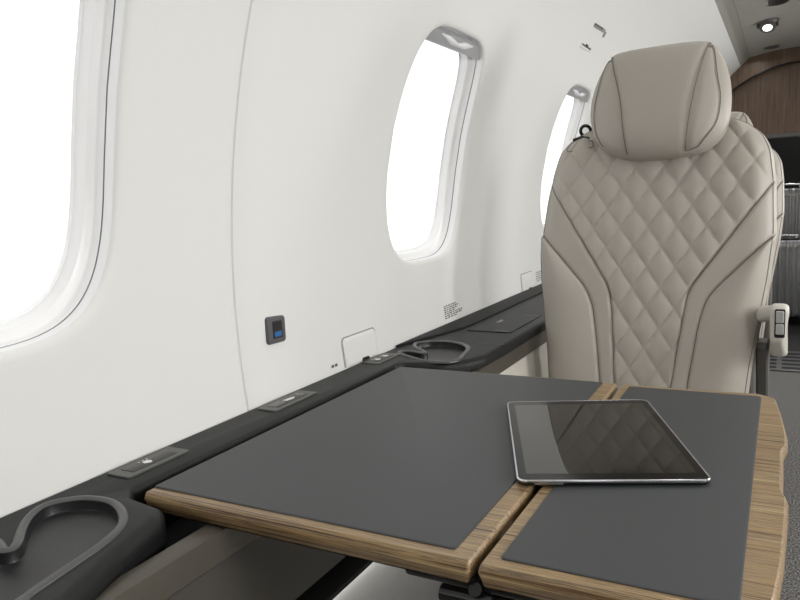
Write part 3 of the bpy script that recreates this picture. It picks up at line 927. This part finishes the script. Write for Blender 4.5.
def armrest(cx, parent, panel):
    # side section (y, z) swept in x with rounded edges
    S = rpoly([(-0.168, 0.738), (0.10, 0.690), (0.17, 0.66), (0.15, 0.60), (-0.10, 0.622), (-0.160, 0.662)], [.016, .03, .03, .02, .03, .02], 6)
    mb = MB(); hw = 0.0160; loops = []
    for x, o in ((-hw, -0.008), (-hw + .0015, -0.004), (-hw + .005, -0.0010), (-hw + .009, 0), (hw - .009, 0), (hw - .005, -0.0010), (hw - .0015, -0.004), (hw, -0.008)):
        loops.append([(cx + x, y, z) for y, z in offs(S, o)])
    mb.add(*loft(loops)); cap(mb, loops[0]); cap(mb, loops[-1])
    for i, v in enumerate(mb.V):
        k = min(1.0, max(0.0, (0.700 - v[2]) / 0.045)) * min(1.0, max(0.0, (-0.09 - v[1]) / 0.05))
        mb.V[i] = (v[0] - k * (0.35 * (v[0] - cx) + 0.004), v[1], v[2])
    a = mb.build('armrest', M['arm'], parent)
    S2 = rpoly([(-0.100, 0.655), (-0.03, 0.630), (0.14, 0.612), (0.16, 0.42), (0.08, 0.40), (-0.02, 0.56)], .02)
    mb = MB(); hw2 = .012
    loops = [[(cx - 0.030 + x, y, z) for y, z in offs(S2, o)] for x, o in ((-hw2, -.004), (-hw2 + .004, 0), (hw2 - .004, 0), (hw2, -.004))]
    mb.add(*loft(loops)); cap(mb, loops[0]); cap(mb, loops[-1]); mb.build('arm_support', M['arm_dark'], parent)
    if panel:
        P = rpoly([(-.0085, 0.672), (.0085, 0.672), (.0085, 0.7265), (-.0085, 0.7265)], .003)
        def front(z): return -0.1690 + 0.0085 * (0.736 - z) / 0.068
        def pf(P, prof):
            mb = MB(); L = [[(cx + 0.001 + x, front(z) - h, z) for x, z in offs(P, o)] for o, h in prof]
            mb.add(*loft(L)); cap(mb, L[-1]); return mb
        pf(P, [(0, -.002), (0, .0012), (-.0008, .0018)]).build('control_panel', M['black_gloss'], a)
        for z0, z1 in ((0.7005, 0.7235), (0.6785, 0.6985)):
            pf(rpoly([(-.0065, z0), (.0065, z0), (.0065, z1), (-.0065, z1)], .002), [(0, .001), (0, .003), (-.0012, .0042)]).build('button', M['satin'], a)
    return a
armrest(0.246, seat, True)
mb = MB(); mb.cyl((0.205, -0.075, 0.700), (0.236, -0.085, 0.706), 0.017, 0.015, 24); mb.build('arm_pivot', M['arm'], seat)
# second seat in the row: its headrest is pushed down and its aisle armrest folded away
s2 = dup(seat, (0.012, 1.06, 0))
bpy.context.view_layer.update()
for c in kids(s2):
    if c.name.startswith('headrest') and 'post' not in c.name: c.location = Vector((0, -0.055 * math.sin(TL), -0.055 * math.cos(TL)))
    if c.name.startswith('arm'):
        for g in kids(c): bpy.data.objects.remove(g)
        bpy.data.objects.remove(c)
s2['label'] = 'second leather cabin seat in the row, mostly hidden behind the front seat'

# ------------------------------------------------------------------ baggage and floor vent
def suitcase(x0, x1, y0, y1, z1, label):
    t = thing('suitcase', label, 'suitcase', ((x0 + x1) / 2, (y0 + y1) / 2, 0), 'ribbed silver suitcases in the baggage bay')
    hw, hd = (x1 - x0) / 2, (y1 - y0) / 2
    pitch = 0.042
    # ribbed outline in plan, lofted upright with rounded top and bottom
    base = rpoly([(-hw, -hd), (hw, -hd), (hw, hd), (-hw, hd)], 0.045, 8)
    dense = []
    n = len(base)
    for i in range(n):
        a, b = Vector(base[i]), Vector(base[(i + 1) % n]); m_ = max(1, int((b - a).length / 0.0042))
        for k in range(m_): dense.append(tuple(a + (b - a) * k / m_))
    nn = len(dense); sg = 1 if area2(dense) > 0 else -1
    nrm = []
    for i in range(nn):
        d = (Vector(dense[(i + 2) % nn]) - Vector(dense[i - 2])).normalized(); nrm.append(Vector((d.y, -d.x)) * sg)
    rib = []
    for i, p in enumerate(dense):
        s_ = p[0] if abs(nrm[i].y) > 0.7 else p[1]
        g = max(0.0, math.cos(2 * PI * s_ / pitch)) ** 0.6
        rib.append(0.010 * g)
    def ring(z, inset, amp): return [(p[0] + nrm[i].x * (rib[i] * amp - inset), p[1] + nrm[i].y * (rib[i] * amp - inset), z) for i, p in enumerate(dense)]
    zb = 0.05
    loops = [ring(zb, .045, 0), ring(zb + .002, .03, .6), ring(zb + .010, .012, 1), ring(zb + .025, .003, 1), ring(zb + .045, 0, 1), ring(z1 - .045, 0, 1), ring(z1 - .025, .003, 1), ring(z1 - .010, .012, 1), ring(z1 - .002, .03, .6), ring(z1, .045, 0)]
    mb = MB(); mb.add(*loft(loops)); cap(mb, loops[0]); cap(mb, loops[-1]); mb.build('shell', M['case'], t)
    mb = MB(); mb.box(-hw * .45, -hw * .38, -.012, .012, z1 - .002, z1 + .022, .003); mb.box(hw * .38, hw * .45, -.012, .012, z1 - .002, z1 + .022, .003); mb.box(-hw * .48, hw * .48, -.014, .014, z1 + .018, z1 + .034, .005); mb.build('handle', M['chrome'], t)
    for sx in (-1, 1):
        for sy in (-1, 1):
            mb = MB(); mb.cyl((sx * (hw - .05) - .012, sy * (hd - .05), .025), (sx * (hw - .05) + .012, sy * (hd - .05), .025), .0255, n=18)
            mb.box(sx * (hw - .05) - .016, sx * (hw - .05) + .016, sy * (hd - .05) - .016, sy * (hd - .05) + .016, .03, .056, .003); mb.build('wheel', M['black'], t)
    for zz in (z1 - .052,):
        mb = MB(); L1 = ring(zz, -.008, 0); L2 = ring(zz + .016, -.008, 0); L3 = ring(zz + .016, .004, 0); L0 = ring(zz, .004, 0)
        mb.add(*loft([L0, L1, L2, L3])); mb.build('band', M['chrome'], t)
suitcase(-0.24, 0.20, 5.30, 5.52, 0.565, 'lower silver ribbed suitcase standing in front in the baggage bay')
suitcase(-0.26, 0.24, 5.70, 5.96, 0.900, 'taller silver ribbed suitcase standing behind the lower one')
t = thing('floor_vent', 'grey slotted floor vent at the end of the aisle carpet', 'vent', (0.0, 4.0, 0))
mb = MB(); mb.box(-0.30, 0.42, 0.0, 0.47, 0.0, 0.004, .001); mb.build('frame', M['steel'], t)
for col in range(5):
    for r in range(5):
        x0 = -0.27 + col * 0.137; y0 = 0.030 + r * 0.086
        P = rpoly([(x0, y0), (x0 + .115, y0), (x0 + .115, y0 + .045), (x0, y0 + .045)], .012)
        slab(P, [(0, 0.0035), (0, 0.0046)]).build('slot', M['black'], t)

# ------------------------------------------------------------------ light
w = bpy.data.worlds.new('World'); sc.world = w; w.use_nodes = True
bgn = w.node_tree.nodes['Background']
bgn.inputs['Color'].default_value = (1, 1, 1, 1); bgn.inputs['Strength'].default_value = 1.35
def area(name, loc, size, size_y, energy, direction, color=(1, 1, 1)):
    l = bpy.data.lights.new(name, 'AREA'); l.shape = 'RECTANGLE'; l.size = size; l.size_y = size_y; l.energy = energy; l.color = color
    o = bpy.data.objects.new(name, l); COL.objects.link(o); o.location = loc
    o.rotation_euler = Vector(direction).to_track_quat('-Z', 'Y').to_euler()
    return o
for i, c in enumerate(centres):
    area('daylight_right', (2 * MID + 0.86, c, 1.12), 0.42, 0.55, (6.0, 14.5, 13.0, 13.0, 13.0, 13.0)[i], (-1, 0, -0.12), (1.0, 0.995, 0.985))
# unseen fill lights added along both sides of the ceiling panel
for x in (-0.19, 2 * MID + 0.19):
    o = area('ceiling_fill', (x, 2.3, 1.77), 0.05, 6.4, 5.0, (0.0, 0, -1), (1.0, 0.995, 0.985))
    o.rotation_euler = (0, 0, 0)
o = area('baggage_fill', (0.08, 6.1, 1.6), 0.1, 0.5, 2.0, (0, 0, -1)); o.rotation_euler = (0, 0, 0)  # unseen lamp added to brighten the suitcases
# footwell strip under the black lip of the side lining
o = area('footwell_light', (-0.478, 0.25, 0.4795), 0.006, 1.7, 6.5, (-0.2, 0, -1), (1.0, 0.98, 0.92))
o.rotation_euler = (0, math.radians(-8), 0)

# ------------------------------------------------------------------ camera
cam = bpy.data.cameras.new('Camera'); co = bpy.data.objects.new('Camera', cam); COL.objects.link(co)
dx = Vector((0.87967616, 0.02350801, -0.47499181)); dy = Vector((0.4729886, -0.14723381, 0.86867945)); dz = Vector((-0.04951393, -0.98882232, -0.14063709))
right = Vector((dx[0], dy[0], dz[0])); down = Vector((dx[1], dy[1], dz[1])); fw = Vector((dx[2], dy[2], dz[2]))
m = Matrix((( right[0], -down[0], -fw[0], 0), (right[1], -down[1], -fw[1], 0), (right[2], -down[2], -fw[2], 0.96), (0, 0, 0, 1)))
co.matrix_world = m
cam.sensor_width = 36; cam.lens = 708 / 800 * 36; cam.clip_start = 0.01
sc.camera = co
sc.view_settings.view_transform = 'Standard'; sc.view_settings.look = 'None'
sc.view_settings.exposure = 0.0; sc.view_settings.gamma = 1.0
sc.cycles.use_denoising = True
sc.cycles.max_bounces = 10; sc.cycles.diffuse_bounces = 6; sc.cycles.transparent_max_bounces = 12
